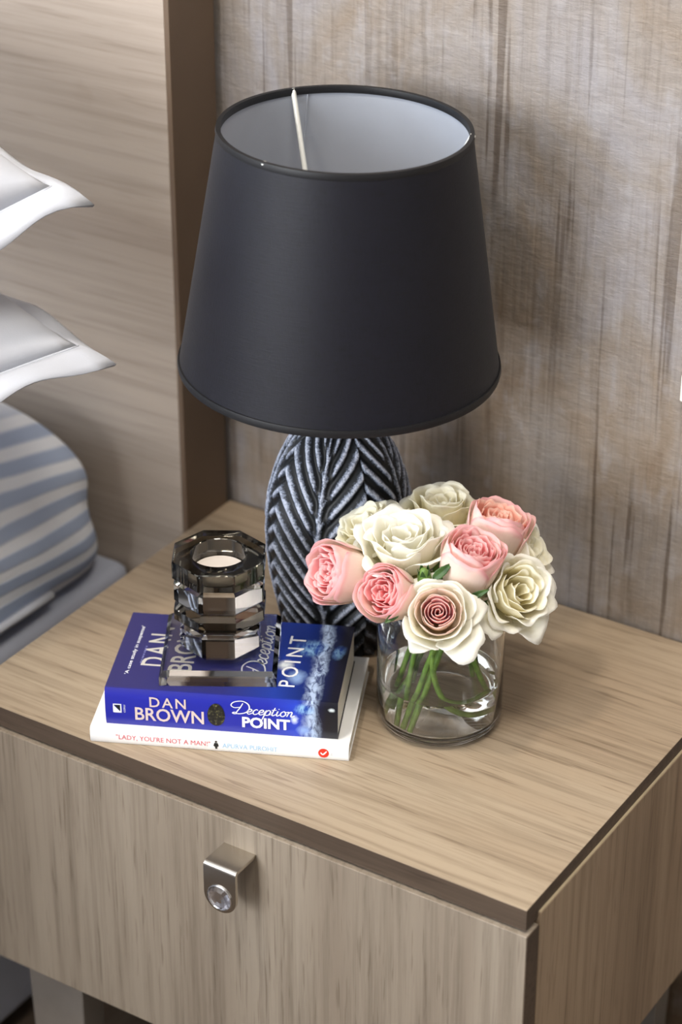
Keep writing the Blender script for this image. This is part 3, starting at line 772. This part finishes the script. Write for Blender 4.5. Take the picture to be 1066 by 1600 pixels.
for i in range(9): ln.add([(0.0028 * i + 0.0004 * (i % 3), 0, 0), (0.0028 * i + 0.0022, 0, 0), (0.0028 * i + 0.0022, 0.0014, 0), (0.0028 * i + 0.0004 * (i % 3), 0.0014, 0)], [(0, 1, 2, 3)])
lay(ln.v, ln.f, cv1(0.0215, 0.038), 'cover_small_print', M['ink_lilac'], c1)

# ---------------------------------------------------------------- crystal candle holder
ZB = BT0 + BT1 + 0.0003
ch = empty('candle_holder', (-0.3250, 0.0965, ZB), R(31.3), 'clear and smoky crystal octagonal candle holder on the blue book', 'candle holder')
M['clear'] = glass('clear_crystal', (0.99, 0.995, 0.99, 1), 1.52)
M['smoke'] = glass('smoky_crystal', srgb(150, 145, 135), 1.52)
M['smoke_dark'] = glass('dark_smoky_crystal', srgb(112, 109, 100), 1.52)
def bevel_box(h, s, b):
    return [(s, 0.0), (s, h - b), (s - b, h)]
# square foot with chamfered top edge (a four sided lathe)
q2 = math.sqrt(2)
pl = MB().lathe([(0.0450 * q2, 0.0), (0.0450 * q2, 0.0075), (0.0415 * q2, 0.0118)], 4, a0=PI / 4).build('square_foot', M['clear'], ch)
def octa(z0, z1, r, b0, b1, hole=0.0):
    k = 1 / math.cos(PI / 8)
    prof = [((r - b0) * k, z0), (r * k, z0 + b0), (r * k, z1 - b1), ((r - b1) * k, z1)]
    mb = MB()
    if not hole: return mb.lathe(prof, 8, a0=PI / 8)
    # octagonal ring with a round bore
    n = 64; vs = []; rings = []
    def octr(a, rr):
        a = (a + PI / 8) % (PI / 4) - PI / 8; return rr / math.cos(a)
    for (rr, z) in [(r - b0, z0), (r, z0 + b0), (r, z1 - b1), (r - b1, z1)]:
        rings.append([(octr(2 * PI * i / n, rr) * math.cos(2 * PI * i / n), octr(2 * PI * i / n, rr) * math.sin(2 * PI * i / n), z) for i in range(n)])
    for z, rr in ((z1, hole + 0.0006), (z1 - 0.0006, hole), (z0, hole)):
        rings.append([(rr * math.cos(2 * PI * i / n), rr * math.sin(2 * PI * i / n), z) for i in range(n)])
    for rg in rings: vs += rg
    k = len(rings)
    fs = [(j * n + i, j * n + (i + 1) % n, ((j + 1) % k) * n + (i + 1) % n, ((j + 1) % k) * n + i) for j in range(k) for i in range(n)]
    return mb.add(vs, fs)
g_ = 0.0002
octa(0.0120, 0.0365, 0.0305, 0.004, 0.004).build('clear_tier', M['clear'], ch)
octa(0.0367, 0.0540, 0.0345, 0.0045, 0.004).build('smoky_tier', M['smoke'], ch)
octa(0.0542, 0.0765, 0.0340, 0.004, 0.004, 0).build('clear_tier', M['clear'], ch)
octa(0.0767, 0.0920, 0.0350, 0.0008, 0.0008, 0.0212).build('smoky_ring', M['smoke_dark'], ch, smooth=20)
M['frost'] = plain('frosted_cup', srgb(226, 216, 208), 0.6, 0, 0.4, 60, 0.03)
MB().lathe([(0, 0.0769), (0.0203, 0.0769), (0.0203, 0.0775), (0, 0.0775)], 40).build('candle_cup', M['frost'], ch)

# ---------------------------------------------------------------- glass jar with water
JX, JY = -0.1727, 0.1736
M['jar_glass'] = glass('jar_glass', (0.985, 0.995, 0.985, 1), 1.45)
M['water'] = glass('water', (0.985, 0.995, 0.99, 1), 1.33)
JR, JH, JT = 0.0492, 0.112, 0.0022
outer = [(0, 0.0012), (0.034, 0.0012), (0.037, 0.0002), (0.0415, 0.0004), (0.0465, 0.004), (JR, 0.011), (JR, 0.092), (0.0475, 0.099), (0.0462, 0.103), (0.0462, 0.108), (0.0472, 0.1105), (0.0466, JH)]
inner = [(0.0446, JH), (0.0440, 0.1105), (0.0440, 0.103), (0.0452, 0.098), (JR - JT, 0.091), (JR - JT, 0.014), (0.0445, 0.0085), (0.040, 0.0065), (0, 0.0060)]
jar = empty('glass_jar', (JX, JY, 0), label='clear round glass jar holding the bouquet of roses', cat='vase')
MB().lathe(outer + inner, 96).build('jar_body', M['jar_glass'], jar, smooth=60)
WL = 0.041
g = 0.00025
wt = MB().lathe([(0, 0.0060 + g), (0.040, 0.0065 + g), (0.0445 - g, 0.0085 + g), (JR - JT - g, 0.014), (JR - JT - g, WL + 0.0008), (JR - JT - 0.0012, WL), (0, WL)], 96).build('water', M['water'], None, smooth=50, loc=(JX, JY, 0))
tag(wt, 'shallow clear water in the bottom of the glass jar', 'water')

# ---------------------------------------------------------------- roses
def petal_mat(name, base, mid, tip, rim, transl=0.42):
    t = NT(name); uv = t.node('ShaderNodeUVMap').outputs[0]; s_ = t.sep(uv)
    vein = t.noise(t.mapping(uv, (26, 1.2, 1)), 3, 3, 0.6)
    blot = t.noise(t.coord(), 60, 2)
    v = t.math('ADD', s_[1], t.math('MULTIPLY', t.math('SUBTRACT', blot, 0.5), 0.18))
    c = t.ramp(v, [(0.05, base), (0.45, mid), (0.88, tip), (1.04, rim)])
    c = t.mix(0.12, c, t.ramp(vein, [(0.3, (0.75, 0.72, 0.66)), (0.6, (1, 1, 1))]), 'MULTIPLY')
    t.set('Base Color', c); t.set('Roughness', 0.55); t.set('Specular IOR Level', 0.25)
    t.bump(vein, 0.12, 0.0006)
    tr = t.node('ShaderNodeBsdfTranslucent'); t.link(c, tr.inputs['Color'])
    mx = t.node('ShaderNodeMixShader'); mx.inputs[0].default_value = transl
    t.link(t.b.outputs[0], mx.inputs[1]); t.link(tr.outputs[0], mx.inputs[2]); t.link(mx.outputs[0], t.out.inputs['Surface'])
    return t.m
PM = {
 'white': petal_mat('petal_white', srgb(236, 232, 190), srgb(250, 247, 230), srgb(254, 253, 246), srgb(255, 254, 249)),
 'cream': petal_mat('petal_cream', srgb(236, 230, 176), srgb(250, 244, 214), srgb(253, 250, 234), srgb(254, 252, 240)),
 'pink_in': petal_mat('petal_pink_inner', srgb(250, 172, 140), srgb(249, 168, 164), srgb(251, 192, 194), srgb(252, 214, 214)),
 'pink_out': petal_mat('petal_pink_outer', srgb(242, 238, 206), srgb(252, 244, 232), srgb(252, 234, 226), srgb(248, 198, 202)),
 'peach_in': petal_mat('petal_peach_inner', srgb(252, 196, 140), srgb(252, 190, 164), srgb(252, 204, 186), srgb(253, 220, 206)),
 'mauve_in': petal_mat('petal_mauve_inner', srgb(226, 140, 164), srgb(232, 160, 176), srgb(248, 206, 202), srgb(252, 226, 218)),
 'blush': petal_mat('petal_blush', srgb(244, 228, 184), srgb(252, 240, 224), srgb(252, 242, 232), srgb(250, 230, 220)),
}
def green_mat(name, a, b):
    t = NT(name); n = t.noise(t.coord(), 120, 3); t.set('Base Color', t.ramp(n, [(0.3, a), (0.7, b)])); t.set('Roughness', 0.45); t.set('Specular IOR Level', 0.4); return t.m
M['stem'] = green_mat('stem_green', srgb(74, 112, 40), srgb(122, 158, 62))
M['sepal'] = green_mat('sepal_green', srgb(70, 104, 44), srgb(118, 148, 70))
M['leaf'] = green_mat('leaf_green', srgb(30, 58, 24), srgb(68, 98, 44))

def bez(P, t):
    a = (1 - t); c = [a ** 3, 3 * a * a * t, 3 * a * t * t, t ** 3]
    return sum(c[i] * P[i][0] for i in range(4)), sum(c[i] * P[i][1] for i in range(4))

def petal(parent, mat, prof, az, Wd, rnd, edge=0.0, ruffle=0.0, tipcut=0.2, off=0.0, nu=14, nv=12, roll=0.0):
    """one petal: a wrapped sheet following the profile curve, with rounded tip and curled edges"""
    ph1, ph2, ph3 = rnd.uniform(0, 6), rnd.uniform(0, 6), rnd.uniform(0, 6)
    skew = rnd.uniform(-0.12, 0.12); Rm = max(p[0] for p in prof)
    vs, uv = [], []
    for j in range(nv + 1):
        v = j / nv
        for i in range(nu + 1):
            u = -1 + 2 * i / nu
            tt = v * (1 - tipcut * abs(u + skew * 0.5) ** 3.0 + 0.018 * math.sin(4 * u + ph2) + 0.010 * math.sin(11 * u + ph1))
            r, z = bez(prof, min(tt, 1.03))
            hw = Wd * (0.45 + 0.55 * math.sin(PI * 0.5 * min(1, tt * 1.35)))
            an = az + u * hw + skew * tt
            e = abs(u) ** 3 * tt * tt
            r += edge * Rm * e
            z -= edge * Rm * 0.5 * e
            wv = ruffle * tt ** 2
            r += wv * (math.sin(3.1 * u + ph1) + 0.6 * math.sin(6.3 * u + ph2))
            z += wv * 0.9 * math.sin(4.2 * u + ph3) * v
            r += off * (u * 0.5 + 0.5)
            q_ = max(0.0, (tt - 0.74) / 0.26); r += roll * q_ * q_; z -= roll * 0.55 * q_ ** 3
            vs.append((r * math.cos(an), r * math.sin(an), z)); uv.append((u * 0.5 + 0.5, v))
    fs = [(j * (nu + 1) + i, j * (nu + 1) + i + 1, (j + 1) * (nu + 1) + i + 1, (j + 1) * (nu + 1) + i) for j in range(nv) for i in range(nu)]
    me = bpy.data.meshes.new('petal'); me.from_pydata(vs, [], fs)
    ul = me.uv_layers.new(name='UVMap')
    for l in me.loops: ul.data[l.index].uv = uv[l.vertex_index]
    o = link('petal', me, mat, parent, True)
    md = o.modifiers.new('thick', 'SOLIDIFY'); md.thickness = 0.0003; md.offset = 0
    return o

def frame_to(axis):
    """rotation taking +Z to axis"""
    return Vector(axis).normalized().to_track_quat('Z', 'Y').to_matrix().to_4x4()

def leaf_blade(parent, base, tip, width, normal, mat, name='leaf', fold=0.25, curl=0.2):
    base, tip, normal = Vector(base), Vector(tip), Vector(normal).normalized()
    d = tip - base; L = d.length; d.normalize(); sd = d.cross(normal).normalized(); nn = sd.cross(d)
    vs = []; n = 10; k = 4
    for i in range(n + 1):
        t = i / n; hw = width * math.sin(PI * t ** 0.85) ** 0.8 * (1 - 0.25 * t) + 0.0002
        for j in range(-k, k + 1):
            u = j / k
            vs.append(base + d * (L * t) + sd * (hw * u * (1 + 0.05 * math.sin(i * 2.4))) + nn * (fold * hw * abs(u) - curl * L * t * t))
    fs = [(i * (2 * k + 1) + j, i * (2 * k + 1) + j + 1, (i + 1) * (2 * k + 1) + j + 1, (i + 1) * (2 * k + 1) + j) for i in range(n) for j in range(2 * k)]
    o = MB().add(vs, fs).build(name, mat, parent, smooth=True)
    md = o.modifiers.new('thick', 'SOLIDIFY'); md.thickness = 0.0004
    return o

def rose(label, face, axis, Rr, H, kind, inner, outer, stem_pts, seed, spin=0.0, extra=None):
    """face = centre of the flower's opening, axis = where it looks; the thing's origin is the flower's calyx"""
    rnd = random.Random(seed); ax = Vector(axis).normalized(); face = Vector(face)
    basep = face - ax * (H * 0.86)
    root = empty('rose', basep, 0, label, 'rose', 'roses in the jar')
    Rm = frame_to(ax)
    head = Rm @ Matrix.Rotation(spin, 4, 'Z')
    made = []
    GA = R(137.5)
    def ring_(n, mat, rb, rt, zt, Wd, az0, edge, ruf, tipcut=0.18, jit=0.06, belly=0.6):
        for i in range(n):
            q = 1 + rnd.uniform(-jit, jit); h = zt * H * (1 + rnd.uniform(-jit, jit) * 0.7)
            prof = [(0.05 * Rr, 0.0), (rb * Rr * q * 1.05, 0.04 * H), (rb * Rr * q, belly * h), (rt * Rr * q, h)]
            made.append(petal(root, mat, prof, az0 + 2 * PI * i / n + rnd.uniform(-0.18, 0.18), Wd * (1 + rnd.uniform(-0.1, 0.1)), rnd, edge, ruf * Rr, tipcut, off=0.02 * Rr))
    if kind == 'open':
        N = 24
        for i in range(N):
            f = (i + 0.5) / N
            rt = 0.08 + 0.94 * f ** 0.9 + rnd.uniform(-0.03, 0.03)
            zt = 0.80 + 0.16 * math.sin(PI * min(1, f * 1.25)) - 0.52 * max(0, f - 0.62) / 0.38 * (f - 0.3) + rnd.uniform(-0.04, 0.04)
            rb = rt * (1.12 - 0.42 * f)
            Wd = (1.30 - 0.62 * f ** 0.6) * (1 + rnd.uniform(-0.08, 0.08))
            prof = [(0.05 * Rr, 0.0), (rb * Rr * 1.08, 0.05 * H), (rb * Rr, 0.66 * zt * H), (rt * Rr, zt * H)]
            made.append(petal(root, inner if f < 0.55 else outer, prof, i * GA + rnd.uniform(-0.25, 0.25), Wd, rnd, 0.05 * f, (0.02 + 0.05 * f) * Rr,
                              0.12 + 0.12 * f, off=(0.05 + 0.05 * f) * Rr, roll=(0.02 + 0.14 * f) * Rr))
    elif kind == 'cup':
        for i in range(22):        # the packed heart
            f = (i + 0.6) / 22; rr = 0.06 + 0.74 * f ** 0.9
            prof = [(0.03 * Rr, 0.25 * H), (rr * Rr * 0.8, 0.3 * H), (rr * Rr * 1.02, 0.6 * H), (rr * Rr * (0.96 + rnd.uniform(-0.05, 0.05)), H * (0.86 + 0.09 * f + rnd.uniform(-0.025, 0.025)))]
            made.append(petal(root, inner, prof, i * GA + rnd.uniform(-0.4, 0.4), 1.15 - 0.60 * f, rnd, 0.08, 0.04 * Rr, 0.10, off=0.09 * Rr))
        ring_(3, outer, 0.86, 0.82, 0.98, 1.0, 0.4, 0.02, 0.02, 0.14)
        ring_(4, outer, 0.96, 0.90, 0.98, 1.0, 0.9, 0.03, 0.015, 0.16)
        ring_(3, outer, 1.0, 1.06, 0.93, 0.98, 0.2, 0.05, 0.02, 0.2)
    elif kind == 'spiral':
        for i in range(12):
            f = (i + 0.5) / 12; rr = 0.015 + 0.395 * f
            prof = [(0.03 * Rr, 0.25 * H), (rr * Rr * 0.9, 0.35 * H), (rr * Rr * 1.05, 0.6 * H), (rr * Rr * (1.0 + 0.06 * f), H * (0.93 - 0.02 * f))]
            made.append(petal(root, inner, prof, i * GA, 1.5 - 0.5 * f, rnd, 0.02, 0.012 * Rr, 0.08, off=0.05 * Rr))
        ring_(5, PM['blush'], 0.46, 0.46, 0.92, 0.95, 0.0, 0.04, 0.02, 0.14)
        ring_(5, PM['blush'], 0.58, 0.62, 0.93, 0.95, 0.3, 0.04, 0.02, 0.14)
        ring_(5, outer, 0.66, 0.80, 0.86, 0.90, 0.8, 0.05, 0.03, 0.18, 0.06, 0.7)
        ring_(4, outer, 0.72, 1.02, 0.66, 0.85, 0.1, 0.05, 0.04, 0.2, 0.08, 0.75)
    for (dv, rt, zt, Wd) in (extra or ()):
        l = head.to_3x3().inverted() @ Vector(dv); az = math.atan2(l.y, l.x)
        prof = [(0.05 * Rr, 0.0), (0.75 * Rr, 0.06 * H), (0.9 * Rr, zt * H), (rt * Rr, zt * H * 0.95)]
        made.append(petal(root, outer, prof, az, Wd, rnd, 0.03, 0.05 * Rr, 0.26, off=0.02 * Rr, roll=0.12 * Rr))
    for o in made:
        o.data.transform(head)
    # calyx and sepals
    cal = MB().lathe([(0, -0.006), (0.0028, -0.0055), (0.0046, -0.002), (0.0050, 0.001), (0.0030, 0.0025), (0, 0.003)], 16, M=Rm).build('calyx', M['sepal'], root, smooth=True)
    for i in range(5):
        a = 2 * PI * i / 5 + spin
        dv = Rm.to_3x3() @ Vector((math.cos(a), math.sin(a), 0)); up = Rm.to_3x3() @ Vector((0, 0, 1))
        leaf_blade(cal, dv * 0.003, dv * (0.55 * Rr + 0.004) + up * (0.02 * H - 0.004 - 0.004 * (i % 2)), 0.0034, up, M['sepal'], 'sepal', 0.1, 0.15)
    # stem (points given in room coordinates)
    pts = [basep - ax * 0.003, basep - ax * 0.012] + [Vector(p) for p in stem_pts]
    pts = [p - basep for p in catmull(pts, 8)]
    MB().tube(pts, 0.0023, 9).build('stem', M['stem'], root, smooth=True)
    return root

RV = Vector((0.8437, 0.5368, 0)); UV_ = Vector((-0.2623, 0.4124, 0.8724)); TV = Vector((0.4683, -0.7361, 0.4887))
def ax(r, u, t): return RV * r + UV_ * u + TV * t
def J(r, f, z):   # a point in the jar: r along the viewer's right, f towards the viewer, z up
    return Vector((JX, JY, 0)) + RV * r + Vector((0.5368, -0.8437, 0)) * f + Vector((0, 0, z))
LEFTB = [J(-0.034, 0.012, 0.014), J(-0.026, 0.020, 0.012), J(-0.036, 0.002, 0.016), J(-0.030, -0.012, 0.012), J(-0.022, 0.026, 0.014)]
def st(nr, nf, br, bf, bz=0.0105): return [J(nr, nf, 0.100), J((nr * 0.55 + br * 0.45), (nf * 0.55 + bf * 0.45), 0.058), J(br, bf, bz)]

rose('big fully open white rose at the front top of the bouquet', (-0.1975, 0.1560, 0.1690), ax(-0.08, 0.80, 0.60), 0.0385, 0.040, 'open', PM['white'], PM['white'], st(-0.002, 0.006, -0.037, 0.008), 11, 0.3)
rose('pink cupped rose in the middle, right of the big white rose', (-0.1415, 0.1665, 0.1650), ax(0.24, 0.76, 0.60), 0.0225, 0.047, 'cup', PM['pink_in'], PM['pink_out'], [J(-0.004, 0.018, 0.100), J(-0.007, 0.028, 0.064), J(0.002, 0.034, 0.038), J(0.020, 0.031, 0.026), J(0.0415, 0.010, 0.020)], 23, 0.8)
PINK = bpy.context.scene.objects['rose.001']
rose('pink rose turned sideways at the left end of the bouquet', (-0.2390, 0.1125, 0.1415), ax(-0.80, 0.10, 0.58), 0.0225, 0.046, 'cup', PM['pink_in'], PM['pink_out'], st(-0.016, 0.010, -0.030, 0.022), 37, 0.2)
rose('pink rose low at front left facing the books', (-0.1880, 0.1110, 0.1420), ax(-0.52, 0.16, 0.82), 0.0210, 0.042, 'cup', PM['pink_in'], PM['pink_out'], st(-0.002, 0.024, -0.026, 0.026), 44, 1.5)
rose('small blush rose with mauve swirled heart at the lowest front', (-0.1420, 0.1150, 0.1375), ax(-0.04, 0.22, 0.95), 0.0265, 0.034, 'spiral', PM['mauve_in'], PM['white'], st(0.004, 0.026, -0.022, 0.031), 53, 0.6, [(ax(0.72, -0.70, 0), 1.42, 0.50, 0.62), (ax(-0.55, -0.8, 0), 1.08, 0.55, 0.5), (ax(0.95, 0.1, 0), 1.15, 0.55, 0.55)])
rose('white rose facing right at the lower right of the bouquet', (-0.1050, 0.1785, 0.1365), ax(0.42, 0.22, 0.84), 0.0310, 0.038, 'open', PM['cream'], PM['white'], st(0.014, 0.012, 0.040, 0.008, 0.018), 61, 0.0, [(ax(-0.75, -0.65, 0), 1.30, 0.50, 0.42), (ax(0.55, -0.83, 0), 1.15, 0.5, 0.5)])
rose('white rose half hidden at the far right edge of the bouquet', (-0.1250, 0.2330, 0.1380), ax(0.80, 0.35, 0.38), 0.0280, 0.038, 'open', PM['cream'], PM['white'], st(0.016, -0.006, 0.030, -0.020), 71, 0.4)
rose('peach pink rose at the upper right of the bouquet', (-0.1480, 0.2180, 0.1670), ax(0.26, 0.84, 0.44), 0.0235, 0.046, 'cup', PM['peach_in'], PM['pink_out'], st(0.006, -0.008, -0.018, 0.006), 83, 0.5)
rose('cream rose at the top back, behind the big white rose', (-0.2040, 0.2240, 0.1640), ax(0.02, 0.82, 0.42), 0.0320, 0.036, 'open', PM['cream'], PM['cream'], st(-0.008, -0.012, -0.024, -0.010), 97, 0.9)
rose('cream rose at the back left, partly behind the big white rose', (-0.2440, 0.1720, 0.1560), ax(-0.50, 0.68, 0.40), 0.0290, 0.036, 'open', PM['cream'], PM['cream'], st(-0.014, 0.0, -0.038, -0.004), 103, 0.1)

# green leaves that show between the heads (each grows on its own rose) and one closed bud
def at_root(o, p): return Vector(p) - o.location
O = bpy.context.scene.objects
for nm, a, b, wd in (('rose.001', (-0.1588, 0.1345, 0.1498), (-0.1475, 0.1425, 0.1625), 0.0036), ('rose.001', (-0.1566, 0.1437, 0.1514), (-0.1560, 0.1280, 0.1415), 0.0034),
                     ('rose.004', (-0.1335, 0.1436, 0.1365), (-0.1190, 0.1475, 0.1465), 0.0026), ('rose.003', (-0.1719, 0.1094, 0.1308), (-0.1760, 0.0965, 0.1262), 0.0030)):
    leaf_blade(O[nm], at_root(O[nm], a), at_root(O[nm], b), wd, TV, M['leaf'], 'leaf', 0.35, 0.12)
bud = empty('rose_bud', (-0.1667, 0.1380, 0.1400), 0, 'tiny closed green bud tucked below the big white rose', 'rose bud')
bm_ = frame_to(ax(-0.1, 0.75, 0.6))
MB().lathe([(0, -0.002), (0.0040, 0.0), (0.0058, 0.005), (0.0050, 0.011), (0.0022, 0.016), (0, 0.017)], 20, M=bm_).build('closed_head', M['sepal'], bud, smooth=True)
for i in range(5):
    a = 2 * PI * i / 5; dv = bm_.to_3x3() @ Vector((math.cos(a), math.sin(a), 0)); up = bm_.to_3x3() @ Vector((0, 0, 1))
    leaf_blade(bud, dv * 0.0042 + up * 0.001, dv * 0.0048 + up * 0.0175, 0.0028, dv, M['leaf'], 'sepal', -0.2, 0.0)
MB().tube([p - bud.location for p in catmull([Vector((-0.1667, 0.1380, 0.1390)), J(-0.006, 0.014, 0.110), J(-0.012, 0.012, 0.080), J(-0.022, 0.010, 0.050)], 8)], 0.0016, 8).build('stem', M['stem'], bud, smooth=True)
